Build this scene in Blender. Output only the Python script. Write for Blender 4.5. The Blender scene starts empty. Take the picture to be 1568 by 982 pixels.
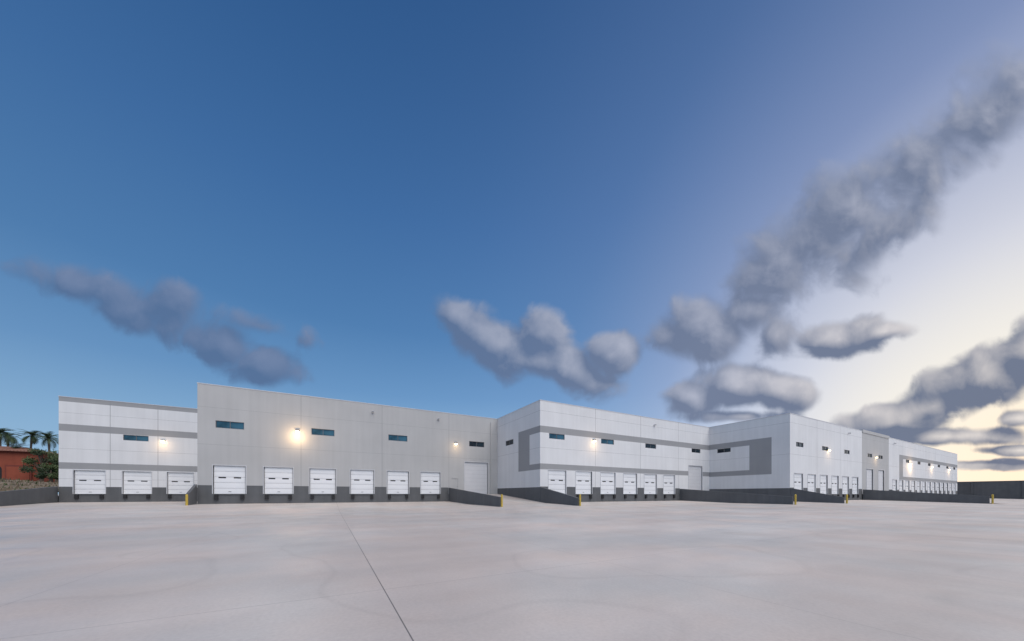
import bpy, math, random
from mathutils import Vector, Matrix
random.seed(7)
D = bpy.data
scene = bpy.context.scene
COL = scene.collection

# ------------------------------------------------------------------ helpers
def srgb(r, g, b):
    f = lambda c: (c/255/12.92) if c/255 <= 0.04045 else ((c/255+0.055)/1.055)**2.4
    return (f(r), f(g), f(b), 1.0)

def new_mat(name):
    m = D.materials.new(name); m.use_nodes = True
    nt = m.node_tree
    return m, nt, nt.nodes, nt.links, nt.nodes["Principled BSDF"]

def mat_noise(name, col, var=0.06, scale=0.6, rough=0.8, bump=0.0, bscale=20, streak=0.0):
    m, nt, N, L, b = new_mat(name)
    tc = N.new("ShaderNodeTexCoord")
    n = N.new("ShaderNodeTexNoise"); n.inputs["Scale"].default_value = scale; n.inputs["Detail"].default_value = 6
    L.new(tc.outputs["Object"], n.inputs["Vector"])
    mr = N.new("ShaderNodeMapRange"); mr.inputs[1].default_value = .25; mr.inputs[2].default_value = .75
    mr.inputs[3].default_value = 1-var; mr.inputs[4].default_value = 1+var
    L.new(n.outputs[0], mr.inputs[0])
    val = mr.outputs[0]
    if streak:
        mp = N.new("ShaderNodeMapping"); mp.inputs["Scale"].default_value = (2.2, 2.2, 0.12)
        L.new(tc.outputs["Object"], mp.inputs[0])
        n2 = N.new("ShaderNodeTexNoise"); n2.inputs["Scale"].default_value = 1.0; n2.inputs["Detail"].default_value = 5
        L.new(mp.outputs[0], n2.inputs["Vector"])
        mr2 = N.new("ShaderNodeMapRange"); mr2.inputs[1].default_value = .3; mr2.inputs[2].default_value = .7
        mr2.inputs[3].default_value = 1-streak; mr2.inputs[4].default_value = 1+streak*.5
        L.new(n2.outputs[0], mr2.inputs[0])
        mu = N.new("ShaderNodeMath"); mu.operation = 'MULTIPLY'
        L.new(val, mu.inputs[0]); L.new(mr2.outputs[0], mu.inputs[1]); val = mu.outputs[0]
    vm = N.new("ShaderNodeVectorMath"); vm.operation = 'SCALE'; vm.inputs[0].default_value = col[:3]
    L.new(val, vm.inputs["Scale"]); L.new(vm.outputs[0], b.inputs["Base Color"])
    b.inputs["Roughness"].default_value = rough
    if bump:
        nb = N.new("ShaderNodeTexNoise"); nb.inputs["Scale"].default_value = bscale; nb.inputs["Detail"].default_value = 4
        L.new(tc.outputs["Object"], nb.inputs["Vector"])
        bp = N.new("ShaderNodeBump"); bp.inputs["Strength"].default_value = bump; bp.inputs["Distance"].default_value = .02
        L.new(nb.outputs[0], bp.inputs["Height"]); L.new(bp.outputs[0], b.inputs["Normal"])
    return m

M_white = mat_noise("painted_concrete_white", (.735, .742, .748), .05, .3, .75, .15, 8, .045)
M_lgrey = mat_noise("painted_concrete_light_grey", (.47, .47, .465), .05, .3, .75, .15, 8, .045)
M_band  = mat_noise("painted_concrete_grey", (.325, .33, .338), .04, .4, .75, .15, 8, .02)
M_dark  = mat_noise("painted_concrete_dark_grey", (.115, .12, .126), .12, .8, .75, .2, 8, .10)
M_joint = mat_noise("panel_joint", (.30, .305, .31), .05, 1, .9)
M_door  = mat_noise("door_white", (.84, .85, .86), .03, .7, .45)
M_gdoor = mat_noise("door_grey", (.66, .665, .68), .03, .7, .5)
M_trim  = mat_noise("metal_trim", (.60, .61, .63), .05, 2, .4)
M_black = mat_noise("rubber_black", (.018, .018, .02), .2, 5, .7)
M_yel   = mat_noise("safety_yellow", (.55, .39, .06), .15, 4, .6)
M_steel = mat_noise("steel", (.16, .16, .17), .15, 4, .45)
M_roof  = mat_noise("roof_membrane", (.5, .5, .5), .08, .5, .9)
M_stucco = mat_noise("red_stucco", (.30, .075, .042), .12, 1.2, .9, .3, 10, .08)
M_stucco2 = mat_noise("red_stucco_dark", (.20, .05, .035), .12, 1.2, .9)
M_tile  = mat_noise("roof_tile", (.24, .11, .07), .25, 3, .85, .5, 6)
M_trunk = mat_noise("trunk", (.13, .10, .075), .25, 3, .9, .5, 8)
M_leaf  = mat_noise("leaf", (.035, .06, .025), .45, .9, .7)
M_leaf2 = mat_noise("leaf_light", (.075, .11, .04), .35, .9, .7)
M_frond = mat_noise("palm_frond", (.05, .085, .035), .35, 1.5, .6)

def glass_mat(name, c0, c1, met):
    m, nt, N, L, b = new_mat(name)
    b.inputs["Roughness"].default_value = .08
    b.inputs["Metallic"].default_value = met
    tc = N.new("ShaderNodeTexCoord"); n = N.new("ShaderNodeTexNoise"); n.inputs["Scale"].default_value = .8
    L.new(tc.outputs["Object"], n.inputs["Vector"])
    cr = N.new("ShaderNodeValToRGB"); cr.color_ramp.elements[0].color = c0; cr.color_ramp.elements[1].color = c1
    cr.color_ramp.elements[0].position = .35; cr.color_ramp.elements[1].position = .65
    L.new(n.outputs[0], cr.inputs[0]); L.new(cr.outputs[0], b.inputs["Base Color"])
    return m
M_glass = glass_mat("window_glass_tinted", (.03, .08, .11, 1), (.07, .18, .24, 1), .35)
M_glassd = glass_mat("window_glass_dark", (.012, .018, .025, 1), (.02, .04, .055, 1), .1)

def emis_mat():
    m, nt, N, L, b = new_mat("lamp_lens")
    b.inputs["Emission Color"].default_value = (1, .78, .45, 1); b.inputs["Emission Strength"].default_value = 12
    return m
M_lens = emis_mat()

class MB:
    """small mesh builder"""
    def __init__(s): s.v = []; s.f = []; s.m = []; s.mats = []
    def mi(s, mat):
        if mat not in s.mats: s.mats.append(mat)
        return s.mats.index(mat)
    def face(s, pts, mat):
        i = len(s.v); s.v += [tuple(p) for p in pts]; s.f.append(tuple(range(i, i+len(pts)))); s.m.append(s.mi(mat))
    def box(s, x0, x1, y0, y1, z0, z1, mat):
        i = len(s.v)
        s.v += [(x0,y0,z0),(x1,y0,z0),(x1,y1,z0),(x0,y1,z0),(x0,y0,z1),(x1,y0,z1),(x1,y1,z1),(x0,y1,z1)]
        for q in ((0,3,2,1),(4,5,6,7),(0,1,5,4),(1,2,6,5),(2,3,7,6),(3,0,4,7)):
            s.f.append(tuple(i+k for k in q)); s.m.append(s.mi(mat))
    def mesh(s, name):
        me = D.meshes.new(name); me.from_pydata(s.v, [], s.f)
        for m in s.mats: me.materials.append(m)
        for p, k in zip(me.polygons, s.m): p.material_index = k
        me.update(); return me
    def obj(s, name, parent=None, loc=(0,0,0)):
        o = D.objects.new(name, s.mesh(name)); o.location = loc; COL.objects.link(o)
        if parent: o.parent = parent
        return o

def empty(name, loc=(0,0,0)):
    e = D.objects.new(name, None); e.location = loc; COL.objects.link(e); return e

# ------------------------------------------------------------------ warehouse
WH = empty("warehouse_building")
DW = 2.67; P = 4.22; DZ0 = 1.03; DZ1 = 3.97

def breaks(vals, lo, hi):
    r = sorted(set([round(v, 4) for v in vals if lo < v < hi] + [lo, hi]))
    return r

def facade(name, fixed, axis, a0, a1, H, paint, openings, vj=(), hj=(), sb=(), zb=(), z0=-0.5):
    """axis 'x': wall runs along X at Y=fixed facing -Y ; 'y': wall runs along Y at X=fixed facing -X"""
    mb = MB(); JW = .022
    S = [a for o in openings for a in (o[0], o[1])] + list(sb)
    Z = [z for o in openings for z in (o[2], o[3])] + list(zb)
    for j in vj: S += [j-JW, j+JW]
    for j in hj: Z += [j-JW*.5, j+JW*.5]
    S = breaks(S, a0, a1); Z = breaks(Z, z0, H)
    def pt(s, z, d=0): return (s, fixed+d, z) if axis == 'x' else (fixed+d, s, z)
    for i in range(len(S)-1):
        for k in range(len(Z)-1):
            cs = (S[i]+S[i+1])/2; cz = (Z[k]+Z[k+1])/2
            if any(o[0] < cs < o[1] and o[2] < cz < o[3] for o in openings): continue
            m = paint(cs, cz)
            if (any(abs(cs-j) < JW for j in vj) or any(abs(cz-j) < JW*.5 for j in hj)) and m is not M_dark: m = M_joint
            q = [pt(S[i], Z[k]), pt(S[i+1], Z[k]), pt(S[i+1], Z[k+1]), pt(S[i], Z[k+1])]
            if axis == 'y': q.reverse()
            mb.face(q, m)
    for o in openings:
        d = .24
        m = paint(o[0]-.05, (o[2]+o[3])/2)
        for (s1, z1, s2, z2) in ((o[0],o[2],o[1],o[2]),(o[1],o[2],o[1],o[3]),(o[1],o[3],o[0],o[3]),(o[0],o[3],o[0],o[2])):
            mb.face([pt(s1,z1), pt(s2,z2), pt(s2,z2,d), pt(s1,z1,d)], m)
    return mb.obj(name, WH)

def coping(name, pts, z, mat=M_trim):
    mb = MB()
    for (x0, x1, y0, y1) in pts: mb.box(x0, x1, y0, y1, z, z+.07, mat)
    mb.obj(name, WH)

# dock door mesh (local: bottom centre, facing -Y, y=0 is wall plane)
def dock_door_mesh():
    mb = MB(); w = DW/2; h = DZ1-DZ0
    n = 5; sh = h/n
    mb.face([(-w, .2, 0), (w, .2, 0), (w, .2, h), (-w, .2, h)], M_joint)
    for i in range(n):
        z0 = i*sh+.012; z1 = (i+1)*sh-.012
        mb.box(-w+.06, w-.06, .135, .185, z0, z1, M_door)
        mb.box(-w+.14, w-.14, .127, .1345, z0+.10, z1-.10, M_door)
    for sx in (-1, 1):   # vision slots
        c = sx*.62
        mb.box(c-.30, c+.30, .112, .1265, sh*2.78, sh*2.78+.13, M_black)
    mb.box(-w-.07, -w, -.03, .10, -.0, h+.07, M_trim)
    mb.box(w, w+.07, -.03, .10, -.0, h+.07, M_trim)
    mb.box(-w, w, -.03, .10, h, h+.07, M_trim)
    mb.box(-.12, .12, .10, .126, .22, .26, M_steel)
    mb.box(-.95, .95, -.10, .18, -.05, -.004, M_steel)
    for sx in (-1, 1):
        c = sx*(w-.27)
        mb.box(c-.16, c+.16, -.18, -.004, -.60, -.06, M_black)
        mb.box(c-.18, c+.18, -.03, -.003, -.64, -.605, M_steel)
    return mb.mesh("dock_door")
DDM = dock_door_mesh()
def grade_door_mesh(w, h, name):
    mb = MB(); n = 8; sh = h/n; w /= 2
    mb.face([(-w, .2, 0), (w, .2, 0), (w, .2, h), (-w, .2, h)], M_joint)
    for i in range(n):
        mb.box(-w+.05, w-.05, .135, .185, i*sh+.006, (i+1)*sh-.006, M_gdoor)
    mb.box(-w-.08, -w, -.03, .10, 0, h+.08, M_trim); mb.box(w, w+.08, -.03, .10, 0, h+.08, M_trim); mb.box(-w, w, -.03, .10, h, h+.08, M_trim)
    return mb.mesh(name)
def put(me, name, x, y, z, rot=0):
    o = D.objects.new(name, me); o.location = (x, y, z); o.rotation_euler[2] = rot; COL.objects.link(o); o.parent = WH; return o

def window(name, axis, fixed, a0, a1, z0, z1, g=None):
    mb = MB(); fw = .05
    w = a1-a0; h = z1-z0
    mb.face([(0,.12,0),(w,.12,0),(w,.12,h),(0,.12,h)], g or M_glassd)
    mb.box(0, fw, .06, .13, 0, h, M_steel); mb.box(w-fw, w, .06, .13, 0, h, M_steel)
    mb.box(fw, w-fw, .06, .13, 0, fw, M_steel); mb.box(fw, w-fw, .06, .13, h-fw, h, M_steel)
    mb.box(w/2-.025, w/2+.025, .06, .13, fw, h-fw, M_steel)
    if axis == 'x': o = mb.obj(name, WH, (a0, fixed, z0))
    else:
        o = mb.obj(name, WH, (fixed, a1, z0)); o.rotation_euler[2] = -math.pi/2
    return o

def lamp(x, y, z, e):
    mb = MB()
    mb.box(-.20, .20, -.05, 0, -.10, .16, M_steel)
    mb.box(-.18, .18, -.24, -.05, .02, .15, M_steel)
    mb.box(-.15, .15, -.23, -.06, -.12, .018, M_lens)
    mb.obj("wall_lamp", WH, (x, y, z))
    l = D.lights.new("wall_lamp_light", 'POINT'); l.energy = e; l.color = (1, .66, .34); l.shadow_soft_size = .12
    o = D.objects.new("wall_lamp_light", l); o.location = (x, y-.95, z-.6); COL.objects.link(o); o.parent = WH

# --- wing A (left, set back)
YA = 62.0; HA = 12.9
dA = [-27.7, -23.5, -19.3]; dA4 = -15.1
opsA = [(a, a+DW, DZ0, DZ1) for a in dA+[dA4]]
winA = [(-23.45, -21.1, 8.0, 8.72)]
def paintA(s, z):
    if z < 1.92: return M_dark
    if 4.1 < z < 4.9 or 8.75 < z < 9.6 or z > 12.35: return M_band
    return M_white
facade("left_wing_wall", YA, 'x', -28.9, -11.7, HA, paintA, opsA+winA, vj=(-24.6, -20.2-.0, -16), hj=(6.6, 11.0, 2.9), zb=(1.92, 4.1, 4.9, 8.75, 9.6, 12.35))
for a in dA+[dA4]: put(DDM, "dock_door", a+DW/2, YA, DZ0)
for w in winA: window("window", 'x', YA, *w, g=M_glass)
lamp(-19.7, YA, 8.15, 32)

# --- wing B (main, light grey)
YB = 44.7; HB = 12.2
dB = [-10.5, -6.28, -2.03, 2.19, 6.41, 10.62]
opsB = [(a, a+DW, DZ0, DZ1) for a in dB]
gB = (16.8, 20.4, 1.05, 5.6)
winB = [(-10.3, -7.97, 7.85, 8.6), (-1.84, .5, 7.85, 8.6), (6.55, 8.9, 7.85, 8.6), (17.5, 19.85, 7.85, 8.6)]
mdB = (14.85, 15.8, 1.05, 3.2)
def paintB(s, z):
    if z < 1.92 and s < 14.46: return M_dark
    if z < 1.0: return M_dark
    return M_lgrey
vjB = (-2.85, 5.8, 14.5)
facade("main_wing_wall", YB, 'x', -11.7, 22.0, HB, paintB, opsB+winB+[gB, mdB], vj=vjB, hj=(9.9, 6.1), zb=(1.92, 1.0), sb=(14.46,))
for a in dB: put(DDM, "dock_door", a+DW/2, YB, DZ0)
put(grade_door_mesh(3.6, 4.55, "grade_door"), "grade_door", 18.6, YB, 1.05)
mb = MB(); mb.box(-.475, .475, .05, .1, 0, 2.15, M_lgrey); mb.box(.34, .40, .02, .05, 1.0, 1.06, M_steel); mb.obj("entry_door", WH, (15.325, YB, 1.05))
for i, w in enumerate(winB): window("window", 'x', YB, *w, g=M_glass if i < 3 else None)
lamp(-3.2, YB, 8.1, 135); lamp(15.5, YB, 8.05, 26)

# --- wing C (white)
YC = 33.2
gC = (50.4, 54.0, 1.05, 5.6)
dC = [23.2, 27.42, 31.64, 35.86, 40.08, 44.3]
opsC = [(a, a+DW, DZ0, 3.93) for a in dC]
winC = [(23.3, 25.65, 7.75, 8.4), (31.7, 34.05, 7.75, 8.4), (40.3, 42.65, 7.75, 8.4), (51.2, 53.55, 7.75, 8.4)]
def paintC(s, z):
    if z < 1.92 and s < 48.2: return M_dark
    if z < 1.0: return M_dark
    if 8.4 < z < 9.2 or 3.98 < z < 4.68: return M_band
    return M_white
facade("centre_wing_wall", YC, 'x', 22.0, 56.0, HB, paintC, opsC+winC+[gC], vj=(30.7, 39.3, 47.9), hj=(6.6, 11.0), zb=(1.92, 1.0, 8.4, 9.2, 3.98, 4.68), sb=(48.2,))
for a in dC: put(DDM, "dock_door", a+DW/2, YC, DZ0-.02)
put(D.meshes["grade_door"], "grade_door", 52.2, YC, 1.05)
for i, w in enumerate(winC): window("window", 'x', YC, *w, g=M_glass if i < 2 else None)
lamp(30.4, YC, 8.0, 30)
def paintCs(s, z):
    if z < 1.85: return M_dark
    if 35.6 < s < 38.4 and 3.98 < z < 9.2: return M_band
    if s < 35.7 and (8.4 < z < 9.2 or 3.98 < z < 4.68): return M_band
    return M_white
wCs = (39.8, 42.1, 7.85, 8.55)
facade("centre_wing_side_wall", 22.0, 'y', 33.2, 44.7, HB, paintCs, [wCs], vj=(), hj=(6.6, 11.0), zb=(1.85, 3.98, 4.68, 8.4, 9.2), sb=(35.6, 38.4))
window("window", 'y', 22.0, *wCs)

# --- wing D (right, long)
YD = 22.0
dD = [57.2+P*i for i in range(6)]; dD2 = [99.2+P*i for i in range(13)]
opsD = [(a, a+DW, DZ0, 3.93) for a in dD+dD2]
gD = [(85.0, 88.2, 1.05, 5.6), (91.0, 94.2, 1.05, 5.6)]
winD = [(a, a+2.3, 7.75, 8.4) for a in (57.8, 66.3, 74.9, 85.5, 91.2, 108, 116.5, 125, 133.8, 142.4, 150)]
def paintD(s, z):
    gb = 82.8 < s < 97.0
    if z < 1.92 and not gb: return M_dark
    if z < 1.0: return M_dark
    if gb: return M_lgrey
    if s > 103.5:
        if 8.4 < z < 9.2 or 4.0 < z < 4.7: return M_band
        if s < 106 and 4.0 < z < 9.2: return M_band
    return M_white
facade("right_wing_wall", YD, 'x', 56.0, 154.7, HB, paintD, opsD+gD+winD, vj=(64.6, 73.2, 82.8, 97.0, 105.9, 114.5, 123.1, 131.7, 140.3, 148.9), hj=(6.6, 11.0),
       zb=(1.92, 1.0, 4.0, 4.7, 8.4, 9.2), sb=(82.8, 97.0, 103.5, 106))
for a in dD+dD2: put(DDM, "dock_door", a+DW/2, YD, DZ0-.02)
gm = grade_door_mesh(3.2, 4.55, "grade_door_narrow")
for g in gD: put(gm, "grade_door", (g[0]+g[1])/2, YD, 1.05)
for w in winD: window("window", 'x', YD, *w)
lamp(68.6, YD, 7.9, 16); lamp(89.6, YD, 7.9, 26); lamp(110.8, YD, 7.6, 170); lamp(128, YD, 7.6, 50); lamp(145, YD, 7.6, 50)
def paintDs(s, z):
    if z < 1.85: return M_dark
    if 24.2 < s < 27.1 and 3.9 < z < 9.25: return M_band
    if s > 27.0 and (8.42 < z < 9.25 or 3.9 < z < 4.66): return M_band
    return M_white
wDs = (29.8, 31.9, 7.75, 8.4)
facade("right_wing_side_wall", 56.0, 'y', 22.0, 33.2, HB, paintDs, [wDs], hj=(6.6, 11.0), zb=(1.85, 3.9, 4.66, 8.42, 9.25), sb=(24.2, 27.1))
window("window", 'y', 56.0, *wDs)

# other shell faces: roofs, ends, backs
mb = MB()
def q(a, b, c, d, m): mb.face([a, b, c, d], m)
def roof(x0, x1, y0, y1, z): q((x0,y0+.3,z),(x1,y0+.3,z),(x1,y1,z),(x0,y1,z), M_roof)
roof(-28.9, -11.7, 62, 90, HA-.6); roof(-11.7, 22, 44.7, 90, HB-.6); roof(22, 56, 33.2, 90, HB-.61); roof(56, 154.7, 22, 90, HB-.6)
q((-28.9,62,-.5),(-28.9,90,-.5),(-28.9,90,HA),(-28.9,62,HA), M_white)
q((-11.7,44.7,-.5),(-11.7,62,-.5),(-11.7,62,HB),(-11.7,44.7,HB), M_lgrey)
q((-11.7,62,HB-.6),(-11.7,90,HB-.6),(-11.7,90,HA),(-11.7,62,HA), M_white)
q((154.7,22,-.5),(154.7,90,-.5),(154.7,90,HB),(154.7,22,HB), M_white)
q((-28.9,90,-.5),(-28.9,90,HA),(-11.7,90,HA),(-11.7,90,-.5), M_white)
q((-11.7,90,-.5),(-11.7,90,HB),(154.7,90,HB),(154.7,90,-.5), M_white)
mb.obj("shell", WH)
t = .22
coping("parapet_cap_left", [(-28.95, -11.7-.03, YA-.03, YA+t)], HA, M_trim)
coping("parapet_cap", [(-11.74, 22-.04, YB-.03, YB+t), (21.96, 56-.04, YC-.03, YC+t), (21.96, 22+t, YC+t, YB+t),
                       (55.96, 82.8, YD-.03, YD+t), (55.96, 56+t, YD+t, YC+t), (97.0, 154.7, YD-.03, YD+t)], HB, M_trim)
mb = MB(); mb.box(82.8, 97.0, YD-.10, YD+.24, HB-.25, HB+.28, M_lgrey); mb.obj("bay_parapet", WH)
mb = MB()
for x, y in ((4.7, YB), (42.6-.4, YC), (76.5, YD), (100, YD), (13, YB)):
    mb.box(x-.12, x+.12, y-.28, y-.003, 11.15, 11.32, M_trim); mb.box(x-.05, x+.05, y-.33, y-.28, 11.17, 11.27, M_black)
mb.obj("security_camera", WH)
mb = MB()
for x, y, z1 in ((20.9, YB, 1.0),):
    mb.box(x-.06, x+.06, y-.12, y-.004, z1, 11.6, M_lgrey)
mb.obj("downspout", WH)

# ------------------------------------------------------------------ ramps and retaining walls
def ret_wall(name, x0, x1, ya, yb, za, zb_, zg=-.6):
    """runs from ya (building, top za) to yb (nearer, top zb)"""
    mb = MB()
    v = [(x0,yb,zg),(x1,yb,zg),(x1,ya,zg),(x0,ya,zg),(x0,yb,zb_),(x1,yb,zb_),(x1,ya,za),(x0,ya,za)]
    mb.v = v; mb.mats = [M_dark]
    mb.f = [(0,3,2,1),(4,5,6,7),(0,1,5,4),(1,2,6,5),(2,3,7,6),(3,0,4,7)]; mb.m = [0]*6
    o = mb.obj(name)
    bv = o.modifiers.new("bevel", 'BEVEL'); bv.width = .02; bv.segments = 2
    return o
ret_wall("retaining_wall", -29.2, -28.95, 62, 47, 1.95, .62)
ret_wall("retaining_wall", -11.95, -11.72, 44.69, 42.6, 2.0, 1.1)
ret_wall("retaining_wall", 14.5, 14.75, 44.69, 29.0, 1.9, .72)
ret_wall("retaining_wall", 22.02, 22.27, 33.19, 26.4, 1.85, .62)
ret_wall("retaining_wall", 48.2, 48.45, 33.19, 18.7, 1.85, .70)
ret_wall("retaining_wall", 56.02, 56.27, 21.99, 16.5, 1.85, .62)
ret_wall("retaining_wall", 82.8, 83.05, 21.89, 9.0, 1.85, .70)
ret_wall("retaining_wall", 96.8, 97.05, 21.89, 16.0, 1.85, .70)

def bollard(x, y, zg, zt=.98):
    mb = MB(); n = 16; r = .095
    prof = [(r, zg-.1), (r, zt-.08), (r*.85, zt-.03), (r*.5, zt), (0.001, zt+.01)]
    for k in range(len(prof)-1):
        for i in range(n):
            a0 = 2*math.pi*i/n; a1 = 2*math.pi*(i+1)/n
            (ra, za), (rb, zb2) = prof[k], prof[k+1]
            mb.face([(ra*math.cos(a0), ra*math.sin(a0), za), (ra*math.cos(a1), ra*math.sin(a1), za), (rb*math.cos(a1), rb*math.sin(a1), zb2), (rb*math.cos(a0), rb*math.sin(a0), zb2)], M_yel)
    mb.obj("yellow_bollard", None, (x, y, 0))
for x, y in ((-11.84, 42.35), (14.62, 28.75), (22.14, 26.15), (48.32, 18.45), (56.14, 16.25), (82.92, 8.75)):
    bollard(x, y, -.4)

# concrete material
def concrete(name, joints=True):
    m, nt, N, L, b = new_mat(name)
    tc = N.new("ShaderNodeTexCoord"); P0 = tc.outputs["Object"]
    def noise(scale, det, mapping=None, rough=.55):
        n = N.new("ShaderNodeTexNoise"); n.noise_dimensions = '2D'; n.inputs["Scale"].default_value = scale; n.inputs["Detail"].default_value = det; n.inputs["Roughness"].default_value = rough
        if mapping:
            mp = N.new("ShaderNodeMapping"); mp.inputs["Scale"].default_value = mapping[0]; mp.inputs["Rotation"].default_value = (0, 0, mapping[1])
            L.new(P0, mp.inputs[0]); L.new(mp.outputs[0], n.inputs["Vector"])
        else: L.new(P0, n.inputs["Vector"])
        return n.outputs[0]
    def mrange(v, a, b_, c, d):
        r = N.new("ShaderNodeMapRange"); r.inputs[1].default_value = a; r.inputs[2].default_value = b_; r.inputs[3].default_value = c; r.inputs[4].default_value = d
        L.new(v, r.inputs[0]); return r.outputs[0]
    def mul(a, b_):
        x = N.new("ShaderNodeMath"); x.operation = 'MULTIPLY'; L.new(a, x.inputs[0]); L.new(b_, x.inputs[1]); return x.outputs[0]
    big = mrange(noise(.16, 5, None, .6), .3, .7, .87, 1.07)
    mid = mrange(noise(.55, 7, None, .65), .3, .7, .95, 1.045)
    brush = mrange(noise(1.0, 5, ((.07, .7, 1), .30), .5), .3, .7, .945, 1.045)
    fine = mrange(noise(22, 4), .3, .7, .955, 1.045)
    v = mul(mul(big, mid), mul(brush, fine))
    # faint curved tyre / trowel marks
    wv = N.new("ShaderNodeTexNoise"); wv.noise_dimensions = '2D'; wv.inputs["Scale"].default_value = .16; wv.inputs["Detail"].default_value = 1.5
    L.new(P0, wv.inputs["Vector"])
    ab = N.new("ShaderNodeMath"); ab.operation = 'SUBTRACT'; L.new(wv.outputs[0], ab.inputs[0]); ab.inputs[1].default_value = .5
    ab2 = N.new("ShaderNodeMath"); ab2.operation = 'ABSOLUTE'; L.new(ab.outputs[0], ab2.inputs[0])
    v = mul(v, mrange(ab2.outputs[0], .002, .012, .94, 1))
    sep = N.new("ShaderNodeSeparateXYZ"); L.new(P0, sep.inputs[0])
    def fl(o, off, w):
        a = N.new("ShaderNodeMath"); a.operation = 'SUBTRACT'; L.new(o, a.inputs[0]); a.inputs[1].default_value = off
        d = N.new("ShaderNodeMath"); d.operation = 'DIVIDE'; L.new(a.outputs[0], d.inputs[0]); d.inputs[1].default_value = w
        f = N.new("ShaderNodeMath"); f.operation = 'FLOOR'; L.new(d.outputs[0], f.inputs[0])
        ds = N.new("ShaderNodeMath"); ds.operation = 'ABSOLUTE'
        md = N.new("ShaderNodeMath"); md.operation = 'WRAP'; L.new(a.outputs[0], md.inputs[0]); md.inputs[1].default_value = w/2; md.inputs[2].default_value = -w/2
        L.new(md.outputs[0], ds.inputs[0])
        return f.outputs[0], ds.outputs[0]
    fx, dx = fl(sep.outputs[0], .70, 17.2); fy, dy = fl(sep.outputs[1], 5.2, 12.0)
    cb = N.new("ShaderNodeCombineXYZ"); L.new(fx, cb.inputs[0]); L.new(fy, cb.inputs[1])
    wn = N.new("ShaderNodeTexWhiteNoise"); wn.noise_dimensions = '2D'; L.new(cb.outputs[0], wn.inputs["Vector"])
    v = mul(v, mrange(wn.outputs[0], 0, 1, .95, 1.035))
    if joints:
        v = mul(v, mrange(dx, .004, .009, .38, 1))
        v = mul(v, mrange(dy, .004, .010, .70, 1))
        fx2, dx2 = fl(sep.outputs[0], .70, 4.3); v = mul(v, mrange(dx2, .004, .010, .78, 1))
    cr = N.new("ShaderNodeValToRGB")
    L.new(mrange(noise(.22, 5), .35, .65, 0, 1), cr.inputs[0])
    cr.color_ramp.elements[0].color = (.575, .500, .452, 1); cr.color_ramp.elements[1].color = (.530, .505, .478, 1)
    vm = N.new("ShaderNodeVectorMath"); vm.operation = 'SCALE'; L.new(cr.outputs[0], vm.inputs[0]); L.new(v, vm.inputs["Scale"])
    L.new(vm.outputs[0], b.inputs["Base Color"])
    L.new(mrange(noise(.5, 5), .3, .7, .38, .70), b.inputs["Roughness"])
    bp = N.new("ShaderNodeBump"); bp.inputs["Strength"].default_value = .12; bp.inputs["Distance"].default_value = .01
    L.new(noise(40, 5), bp.inputs["Height"]); L.new(bp.outputs[0], b.inputs["Normal"])
    return m
M_conc = concrete("concrete_paving")
M_ramp = concrete("concrete_ramp", False)

def ramp(x0, x1, ya, yb, ztop=1.04, zend=-.41):
    mb = MB(); n = 8
    for i in range(n):
        t0 = i/n; t1 = (i+1)/n
        y0 = ya+(yb-ya)*t0; y1 = ya+(yb-ya)*t1; z0_ = ztop+(zend-ztop)*t0; z1_ = ztop+(zend-ztop)*t1
        mb.face([(x0,y1,z1_),(x1,y1,z1_),(x1,y0,z0_),(x0,y0,z0_)], M_ramp)
    mb.obj("loading_ramp")
ramp(14.75, 22.0, 44.69, 27.5); ramp(48.45, 56.0, 33.19, 17.0); ramp(83.05, 96.8, 21.99, 7.5)

# ------------------------------------------------------------------ ground
boxes = [(-28.9, -11.7, 62, 90), (-11.7, 22, 44.7, 90), (22, 56, 33.2, 90), (56, 154.7, 22, 90)]
def dist(x, y):
    d = 1e9
    for (x0, x1, y0, y1) in boxes:
        dx = max(x0-x, 0, x-x1); dy = max(y0-y, 0, y-y1); d = min(d, math.hypot(dx, dy))
    return d
def gz(x, y):
    t_ = min(dist(x, y)/15.0, 1); return -.4*(t_*t_*(3-2*t_)*.35+t_*.65)
def coords(lo, hi, step, far):
    c = [lo+step*i for i in range(int((hi-lo)/step)+1)]
    d = step; a = c[0]; pre = []
    while a > -far: d *= 1.5; a -= d; pre.insert(0, a)
    d = step; a = c[-1]; post = []
    while a < far: d *= 1.5; a += d; post.append(a)
    return pre+c+post
xs = coords(-46, 174, 1.5, 4000); ys = coords(-6, 70, 1.5, 4000)
me = D.meshes.new("ground")
vs = [(x, y, gz(x, y)) for y in ys for x in xs]; nx = len(xs)
fs = [(j*nx+i, j*nx+i+1, (j+1)*nx+i+1, (j+1)*nx+i) for j in range(len(ys)-1) for i in range(nx-1)]
me.from_pydata(vs, [], fs); me.materials.append(M_conc)
for p in me.polygons: p.use_smooth = True
o = D.objects.new("ground", me); COL.objects.link(o)

# perimeter wall on the far right
mb = MB()
mb.box(160, 160.4, -70, 40, -.6, 4.5, M_dark)
for i in range(14): mb.box(159.8, 160.0-.003, -68+i*8, -67.6+i*8, -.6, 4.5, M_dark)
mb.box(159.93, 160.47, -70, 40, 4.5, 4.6, M_dark)
mb.obj("perimeter_wall")

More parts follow.
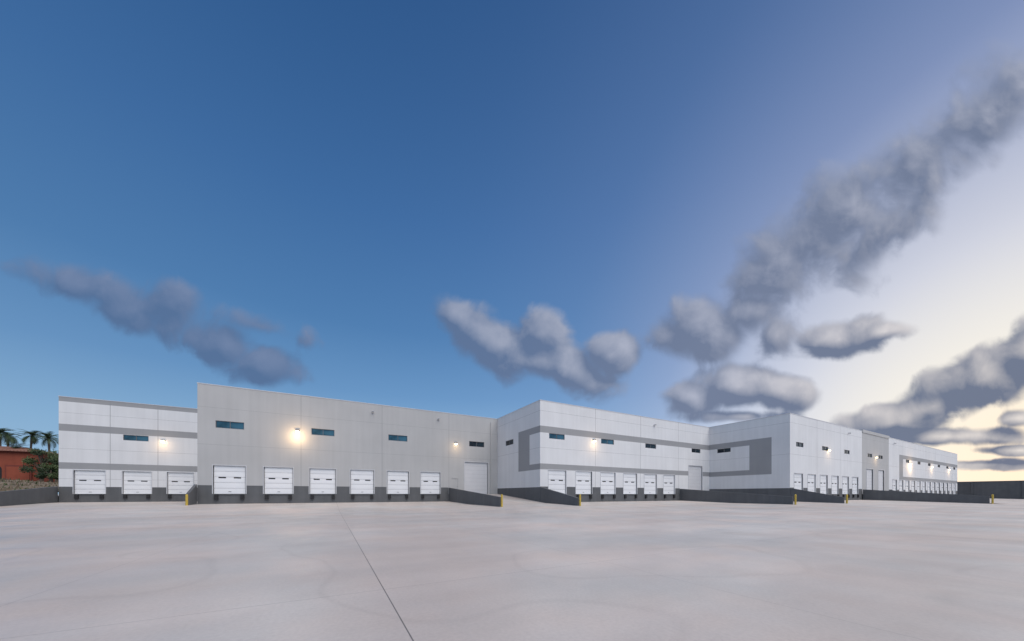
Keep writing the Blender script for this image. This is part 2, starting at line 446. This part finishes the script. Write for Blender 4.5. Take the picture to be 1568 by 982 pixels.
# hillside
M_dirt = mat_noise("dry_soil", (.19, .15, .105), .35, .7, .95, .6, 3)
def hz(x, y):
    if y < 62: t_ = max(0, (y-44)/18); z = -.55+2.0*t_
    elif y < 82: z = 1.45+1.5*(y-62)/20
    else: z = 2.95
    n = .18*math.sin(x*.7+y*.31)+.12*math.sin(x*.23-y*.77)
    return z+n*min(1, max(0, (y-46)/8))
hx = [-29.2-1.5*i for i in range(40)] + [-90-10*i for i in range(30)]; hx.reverse()
hy = [44+1.5*i for i in range(50)] + [122+12*i for i in range(30)]
vs = [(x, y, hz(x, y)) for y in hy for x in hx]; n = len(hx)
me = D.meshes.new("hillside"); me.from_pydata(vs, [], [(j*n+i, j*n+i+1, (j+1)*n+i+1, (j+1)*n+i) for j in range(len(hy)-1) for i in range(n-1)])
me.materials.append(M_dirt)
o = D.objects.new("hillside", me); COL.objects.link(o)

mb = MB()
for k in range(2600):
    x = random.uniform(-56, -29.8); y = random.uniform(56, 88); z = hz(x, y)
    s = random.uniform(.08, .28); a = random.uniform(0, 6.28); dx = math.cos(a)*s*.5; dy = math.sin(a)*s*.5
    mb.face([(x-dx, y-dy, z-.03), (x+dx, y+dy, z-.03), (x+dx*.3+random.uniform(-.1,.1), y+dy*.3, z+s*1.4)], M_dirt if random.random() < .6 else M_leaf2)
mb.obj("bank_grass")

# ------------------------------------------------------------------ red house
H = empty("red_stucco_house", (-50, 95, 2.8))
mb = MB()
mb.box(-14, 3.2, 0, 14, -.5, 5.6, M_stucco)
mb.box(-14.15, 3.35, -.15, 14.15, 5.6, 5.85, M_stucco2)
mb.box(-14.1, 3.3, -.1, -.003, -.5, .35, M_stucco2)
mb.obj("walls", H)
mb = MB()   # hipped tile roof
z0 = 5.86; z1 = 7.3
A = (-14.6,-.6,z0); B = (3.8,-.6,z0); C = (3.8,14.6,z0); E = (-14.6,14.6,z0); r1 = (-9, 7, z1); r2 = (-2, 7, z1)
mb.face([A,B,r2,r1], M_tile); mb.face([B,C,r2], M_tile); mb.face([C,E,r1,r2], M_tile); mb.face([E,A,r1], M_tile); mb.face([A,E,C,B], M_stucco2)
for i in range(46):
    x = -14.4+i*.4; 
    mb.face([(x-.09,-.66,z0+.05),(x+.09,-.66,z0+.05),(x+.09,-.66,z0+.16),(x-.09,-.66,z0+.16)], M_tile)
mb.obj("roof", H)
mb = MB()
for x in (-11, -6.2, -1.6):   # arched openings
    w = 1.5; n = 10
    pts = [(x-w/2,-.02,0), (x+w/2,-.02,0)] + [(x+w/2*math.cos(math.pi*i/n), -.02, 2.6+w/2*math.sin(math.pi*i/n)) for i in range(n+1)]
    mb.face(pts, M_black)
mb.box(-.4, 2.6, -.25, -.012, 0, 3.4, M_stucco2)
mb.box(-.2, 2.4, -.32, -.253, 0, 3.1, M_stucco)
mb.obj("openings", H)

# ------------------------------------------------------------------ trees
def tube(mb, pts, rads, mat, n=8):
    rings = []
    for i, p in enumerate(pts):
        p = Vector(p)
        d = (Vector(pts[min(i+1, len(pts)-1)])-Vector(pts[max(i-1, 0)])).normalized()
        a = d.orthogonal().normalized(); b = d.cross(a)
        rings.append([p+(a*math.cos(6.2832*k/n)+b*math.sin(6.2832*k/n))*rads[i] for k in range(n)])
    for i in range(len(rings)-1):
        for k in range(n):
            mb.face([rings[i][k], rings[i][(k+1)%n], rings[i+1][(k+1)%n], rings[i+1][k]], mat)

def palm(x, y, h, seed):
    R = random.Random(seed); mb = MB(); z = hz(x, y)
    lean = R.uniform(-.4, .4)
    pts = [(lean*(t_/6)**2, 0, h*t_/6) for t_ in range(7)]
    tube(mb, pts, [.28, .22, .19, .17, .16, .17, .22], M_trunk)
    top = Vector(pts[-1])
    for i in range(34):
        az = R.uniform(0, 6.283); el = R.uniform(-.7, 1.35); Ln = R.uniform(1.9, 2.7)
        prev = top.copy(); dirh = Vector((math.cos(az), math.sin(az), 0)); side = Vector((-math.sin(az), math.cos(az), 0))
        e = el; n = 9
        for k in range(n):
            st = Ln/n; dv = dirh*math.cos(e)+Vector((0,0,math.sin(e))); cur = prev+dv*st; e -= .16
            ll = .55*math.sin(math.pi*min(1, (k+1.2)/(n+.6)))+.1
            for sgn in (-1, 1):
                tip = cur+side*sgn*ll+dv*ll*.55+Vector((0,0,-.22*ll))
                mb.face([prev, prev+dv*.10, tip], M_frond); mb.face([prev+dv*st*.5, prev+dv*(st*.5+.10), tip+dv*st*.5], M_frond)
            mb.face([prev-side*.02, prev+side*.02, cur+side*.015, cur-side*.015], M_frond)
            prev = cur
    mb.obj("palm_tree", None, (x, y, z))
for a in ((-61.6, 115, 11.4, 1), (-58.3, 116, 11.0, 2), (-54.4, 114, 10.5, 3), (-51.6, 100, 6.2, 4), (-64.5, 122, 11.5, 5)): palm(*a)

def tree(x, y, h, r, seed):
    R = random.Random(seed); mb = MB(); z = hz(x, y)
    tube(mb, [(0,0,-.2),(.1,0,h*.25),(0,.1,h*.5),(.1,0,h*.8)], [.28,.22,.16,.06], M_trunk)
    clumps = []
    for i in range(13):
        az = R.uniform(0, 6.28); rr = r*R.uniform(.25, .8); zz = h*R.uniform(.3, .95)
        rr *= 1-max(0, zz/h-.65)*1.6
        c = Vector((math.cos(az)*rr, math.sin(az)*rr, zz)); clumps.append((c, r*R.uniform(.28, .5)))
        tube(mb, [(0, 0, zz*.6), tuple(c*.6+Vector((0,0,zz*.3))), tuple(c)], [.09, .06, .02], M_trunk, 5)
    for c, cr in clumps:
        mt = M_leaf if R.random() < .65 else M_leaf2
        for k in range(260):
            d = Vector((R.gauss(0,1), R.gauss(0,1), R.gauss(0,1))).normalized()*cr*R.uniform(.35, 1.05); d.z *= .75
            p = c+d; s = R.uniform(.07, .16)
            a = Vector((R.gauss(0,1), R.gauss(0,1), R.gauss(0,1))).normalized(); b = a.orthogonal().normalized()
            mb.face([p-a*s, p-b*s*.5, p+a*s, p+b*s*.5], mt)
    mb.obj("broadleaf_tree", None, (x, y, z))
tree(-44.9, 92, 6.3, 2.3, 11); tree(-46.4, 101, 7.2, 2.2, 12); tree(-42.2, 90, 4.6, 1.9, 13); tree(-41.0, 86, 3.0, 1.5, 14)

# ------------------------------------------------------------------ camera
cam = D.cameras.new("camera"); co = D.objects.new("camera", cam); COL.objects.link(co)
co.location = (0, 0, 1.0); co.rotation_euler = (math.radians(90), 0, math.radians(-28.7))
cam.sensor_width = 36; cam.lens = 11.71; cam.shift_y = .1696; cam.clip_end = 12000; cam.clip_start = .05
scene.camera = co

# ------------------------------------------------------------------ added soft fill from high behind the camera, tops up the sky light
sl = D.lights.new("fill_light", 'SUN'); sl.energy = 2.75; sl.angle = math.radians(60); sl.color = (1, .925, .855)
so = D.objects.new("fill_light", sl); COL.objects.link(so)
dirv = Vector((.10, -.52, .85))   # towards the light
so.rotation_euler = dirv.to_track_quat('Z', 'Y').to_euler()

# ------------------------------------------------------------------ sky
w = D.worlds.new("World"); scene.world = w; w.use_nodes = True
nt = w.node_tree; N = nt.nodes; L = nt.links; N.clear()
out = N.new("ShaderNodeOutputWorld"); bg = N.new("ShaderNodeBackground"); L.new(bg.outputs[0], out.inputs[0])
def math_(tree, op, a, b=None, c=None, clamp=False):
    n = tree.nodes.new("ShaderNodeMath"); n.operation = op; n.use_clamp = clamp
    for i, v in enumerate((a, b, c)):
        if v is None: continue
        if isinstance(v, (int, float)): n.inputs[i].default_value = v
        else: tree.links.new(v, n.inputs[i])
    return n.outputs[0]
def dot(tree, a, vec):
    n = tree.nodes.new("ShaderNodeVectorMath"); n.operation = 'DOT_PRODUCT'; tree.links.new(a, n.inputs[0]); n.inputs[1].default_value = vec
    return n.outputs["Value"]
def ramp_(tree, fac, stops, interp='LINEAR'):
    n = tree.nodes.new("ShaderNodeValToRGB"); cr = n.color_ramp; cr.interpolation = interp
    while len(cr.elements) < len(stops): cr.elements.new(.5)
    for e, (p, c) in zip(cr.elements, stops): e.position = p; e.color = c
    tree.links.new(fac, n.inputs[0]); return n.outputs[0]
def mixc(tree, f, a, b):
    n = tree.nodes.new("ShaderNodeMix"); n.data_type = 'RGBA'
    for i, v in ((0, f), (6, a), (7, b)):
        if isinstance(v, (int, float, tuple)): n.inputs[i].default_value = v
        else: tree.links.new(v, n.inputs[i])
    return n.outputs[2]

# cloud field group -------------------------------------------------
cg = D.node_groups.new("cloud_field", 'ShaderNodeTree')
cg.interface.new_socket("P", in_out='INPUT', socket_type='NodeSocketVector')
cg.interface.new_socket("F", in_out='OUTPUT', socket_type='NodeSocketFloat')
gi = cg.nodes.new("NodeGroupInput"); go = cg.nodes.new("NodeGroupOutput")
PX = lambda x: (x-784)/510
PY = lambda y: (757-y)/510
# cloud bodies: centre, radii, tilt, weight
CL = [(125,438,100,26,-14,.6),(220,472,85,36,-8,.8),(262,462,38,34,0,.85),(345,530,85,34,-15,.75),(395,555,70,28,-5,.75),(400,500,70,16,-15,.5),
      (705,484,55,28,-35,.9),(765,528,70,42,-25,1.1),(832,510,44,38,10,1.1),(865,562,95,34,-18,1.15),(934,545,42,38,20,1.2),
      (1075,505,80,48,0,1.1),(1160,478,60,46,0,.8),(1185,412,80,56,35,1),(1280,335,120,66,35,1.15),(1400,255,115,54,40,1),(1520,165,115,64,45,1.15),(1190,515,34,40,0,.8),(1345,350,110,55,30,.6),
      (1285,520,76,30,8,1.1),(1355,508,52,14,8,.9),
      (1062,607,48,26,0,1.1),(1130,592,74,34,0,1.15),(1200,600,58,30,-5,1.15),(1140,638,80,10,0,.8),
      (1365,648,105,28,8,1.3),(1430,622,80,26,20,1.1),(1505,582,120,44,20,1.4),(1575,540,80,46,30,1.4),(1440,668,130,15,0,1.0),(1500,712,130,8,0,.9),(1560,690,70,7,0,.9),(1560,640,30,11,0,.8)]
cur = None
for (cx, cy, rx, ry, rot, wt) in CL:
    k = 1.12/510; a = rx*k; b = ry*k; c_, s_ = math.cos(math.radians(rot)), math.sin(math.radians(rot)); x0, y0 = PX(cx), PY(cy)
    dx_ = dot(cg, gi.outputs[0], (c_/a, s_/a, -(c_*x0+s_*y0)/a))
    dy_ = dot(cg, gi.outputs[0], (-s_/b, c_/b, -(-s_*x0+c_*y0)/b))
    ln = math_(cg, 'SQRT', math_(cg, 'MULTIPLY_ADD', dx_, dx_, math_(cg, 'MULTIPLY', dy_, dy_)))
    f = math_(cg, 'MULTIPLY_ADD', ln, -wt, wt)
    cur = f if cur is None else math_(cg, 'SMOOTH_MAX', cur, f, .3)
n1 = cg.nodes.new("ShaderNodeTexNoise"); n1.noise_dimensions = '2D'; n1.inputs["Scale"].default_value = 7.0; n1.inputs["Detail"].default_value = 6; n1.inputs["Roughness"].default_value = .52; n1.inputs["Distortion"].default_value = .2
cg.links.new(gi.outputs[0], n1.inputs["Vector"])
vo = cg.nodes.new("ShaderNodeTexVoronoi"); vo.voronoi_dimensions = '2D'; vo.feature = 'SMOOTH_F1'; vo.inputs["Scale"].default_value = 10; vo.inputs["Smoothness"].default_value = .8
wrp = cg.nodes.new("ShaderNodeVectorMath"); wrp.operation = 'MULTIPLY_ADD'; cg.links.new(n1.outputs["Color"], wrp.inputs[0]); wrp.inputs[1].default_value = (.16, .16, 0); cg.links.new(gi.outputs[0], wrp.inputs[2])
cg.links.new(wrp.outputs[0], vo.inputs["Vector"])
nn = math_(cg, 'MULTIPLY_ADD', n1.outputs[0], 1.2, -.54)
bl = math_(cg, 'MULTIPLY_ADD', vo.outputs["Distance"], -.38, .14)
cg.links.new(math_(cg, 'ADD', math_(cg, 'ADD', cur, nn), bl), go.inputs[0])

tc = N.new("ShaderNodeTexCoord"); DV = tc.outputs["Generated"]
th = math.radians(28.7); Fv = (math.sin(th), math.cos(th), 0); Rv = (math.cos(th), -math.sin(th), 0)
df = dot(nt, DV, Fv); dfc = math_(nt, 'MAXIMUM', df, .08)
u = math_(nt, 'DIVIDE', dot(nt, DV, Rv), dfc); dz = dot(nt, DV, (0, 0, 1)); v = math_(nt, 'DIVIDE', dz, dfc)
uv = N.new("ShaderNodeCombineXYZ"); L.new(u, uv.inputs[0]); L.new(v, uv.inputs[1]); uv.inputs[2].default_value = 1
g1 = N.new("ShaderNodeGroup"); g1.node_tree = cg; L.new(uv.outputs[0], g1.inputs[0])
off = N.new("ShaderNodeVectorMath"); off.operation = 'ADD'; L.new(uv.outputs[0], off.inputs[0]); off.inputs[1].default_value = (.030, .038, 0)
g2 = N.new("ShaderNodeGroup"); g2.node_tree = cg; L.new(off.outputs[0], g2.inputs[0])
# overhead clouds drift faster during the long exposure, so their edges are softer
soft = N.new("ShaderNodeMapRange"); soft.inputs[1].default_value = .45; soft.inputs[2].default_value = 1.1; soft.inputs[3].default_value = .44; soft.inputs[4].default_value = .85; L.new(v, soft.inputs[0])
dens = N.new("ShaderNodeMapRange"); dens.interpolation_type = 'SMOOTHSTEP'
dens.inputs[1].default_value = -.10; L.new(soft.outputs[0], dens.inputs[2]); L.new(g1.outputs[0], dens.inputs[0])
lit = math_(nt, 'MULTIPLY_ADD', math_(nt, 'SUBTRACT', g1.outputs[0], g2.outputs[0]), .80, .12, clamp=True)

S = (Vector(Fv)*1+Vector(Rv)*1.7+Vector((0,0,.1))).normalized()
sd = dot(nt, DV, tuple(S))
elev = ramp_(nt, dz, [(0, srgb(160,194,222)), (.14, srgb(136,177,214)), (.27, srgb(104,149,196)), (.42, srgb(79,126,177)), (.62, srgb(62,107,161)), (.83, srgb(44,86,138)), (1, srgb(36,75,120))])
side = N.new("ShaderNodeMapRange"); side.inputs[1].default_value = -.45; side.inputs[2].default_value = .45; side.inputs[3].default_value = .93; side.inputs[4].default_value = 1.02; L.new(sd, side.inputs[0])
vs_ = N.new("ShaderNodeVectorMath"); vs_.operation = 'SCALE'; L.new(elev, vs_.inputs[0]); L.new(side.outputs[0], vs_.inputs["Scale"])
glowf = ramp_(nt, sd, [(0, (0,0,0,1)), (.35, (.02,)*3+(1,)), (.62, (.11,)*3+(1,)), (.80, (.30,)*3+(1,)), (.92, (.72,)*3+(1,)), (1, (1,1,1,1))], 'B_SPLINE')
glowc = ramp_(nt, sd, [(.6, srgb(160,172,212)), (.8, srgb(190,192,220)), (.93, srgb(232,230,236)), (.985, srgb(252,246,232)), (1, srgb(255,240,215))])
skyc = mixc(nt, glowf, vs_.outputs[0], glowc)
ns = N.new("ShaderNodeTexSky"); ns.sky_type = 'NISHITA'; ns.sun_disc = False; ns.sun_elevation = math.radians(2); ns.sun_rotation = math.atan2(S.x, S.y)
nsc = N.new("ShaderNodeVectorMath"); nsc.operation = 'SCALE'; L.new(ns.outputs[0], nsc.inputs[0]); nsc.inputs["Scale"].default_value = .006
add = N.new("ShaderNodeVectorMath"); add.operation = 'ADD'; L.new(skyc, add.inputs[0]); L.new(nsc.outputs[0], add.inputs[1])
dark = ramp_(nt, sd, [(0, srgb(86,112,150)), (.5, srgb(98,117,150)), (.85, srgb(112,124,150)), (1, srgb(94,108,136))])
light = ramp_(nt, sd, [(0, srgb(124,140,172)), (.5, srgb(176,181,198)), (.85, srgb(188,192,208)), (1, srgb(225,218,214))])
cc = mixc(nt, lit, dark, light)
front = N.new("ShaderNodeMapRange"); front.inputs[1].default_value = .1; front.inputs[2].default_value = .25; L.new(df, front.inputs[0])
alpha = math_(nt, 'MULTIPLY', math_(nt, 'MULTIPLY', dens.outputs[0], front.outputs[0]), .94)
fin = mixc(nt, alpha, add.outputs[0], cc)
L.new(fin, bg.inputs[0]); bg.inputs[1].default_value = 1.0
w.cycles.sampling_method = 'MANUAL'; w.cycles.sample_map_resolution = 512

scene.view_settings.view_transform = 'Standard'; scene.view_settings.look = 'None'; scene.view_settings.exposure = 0
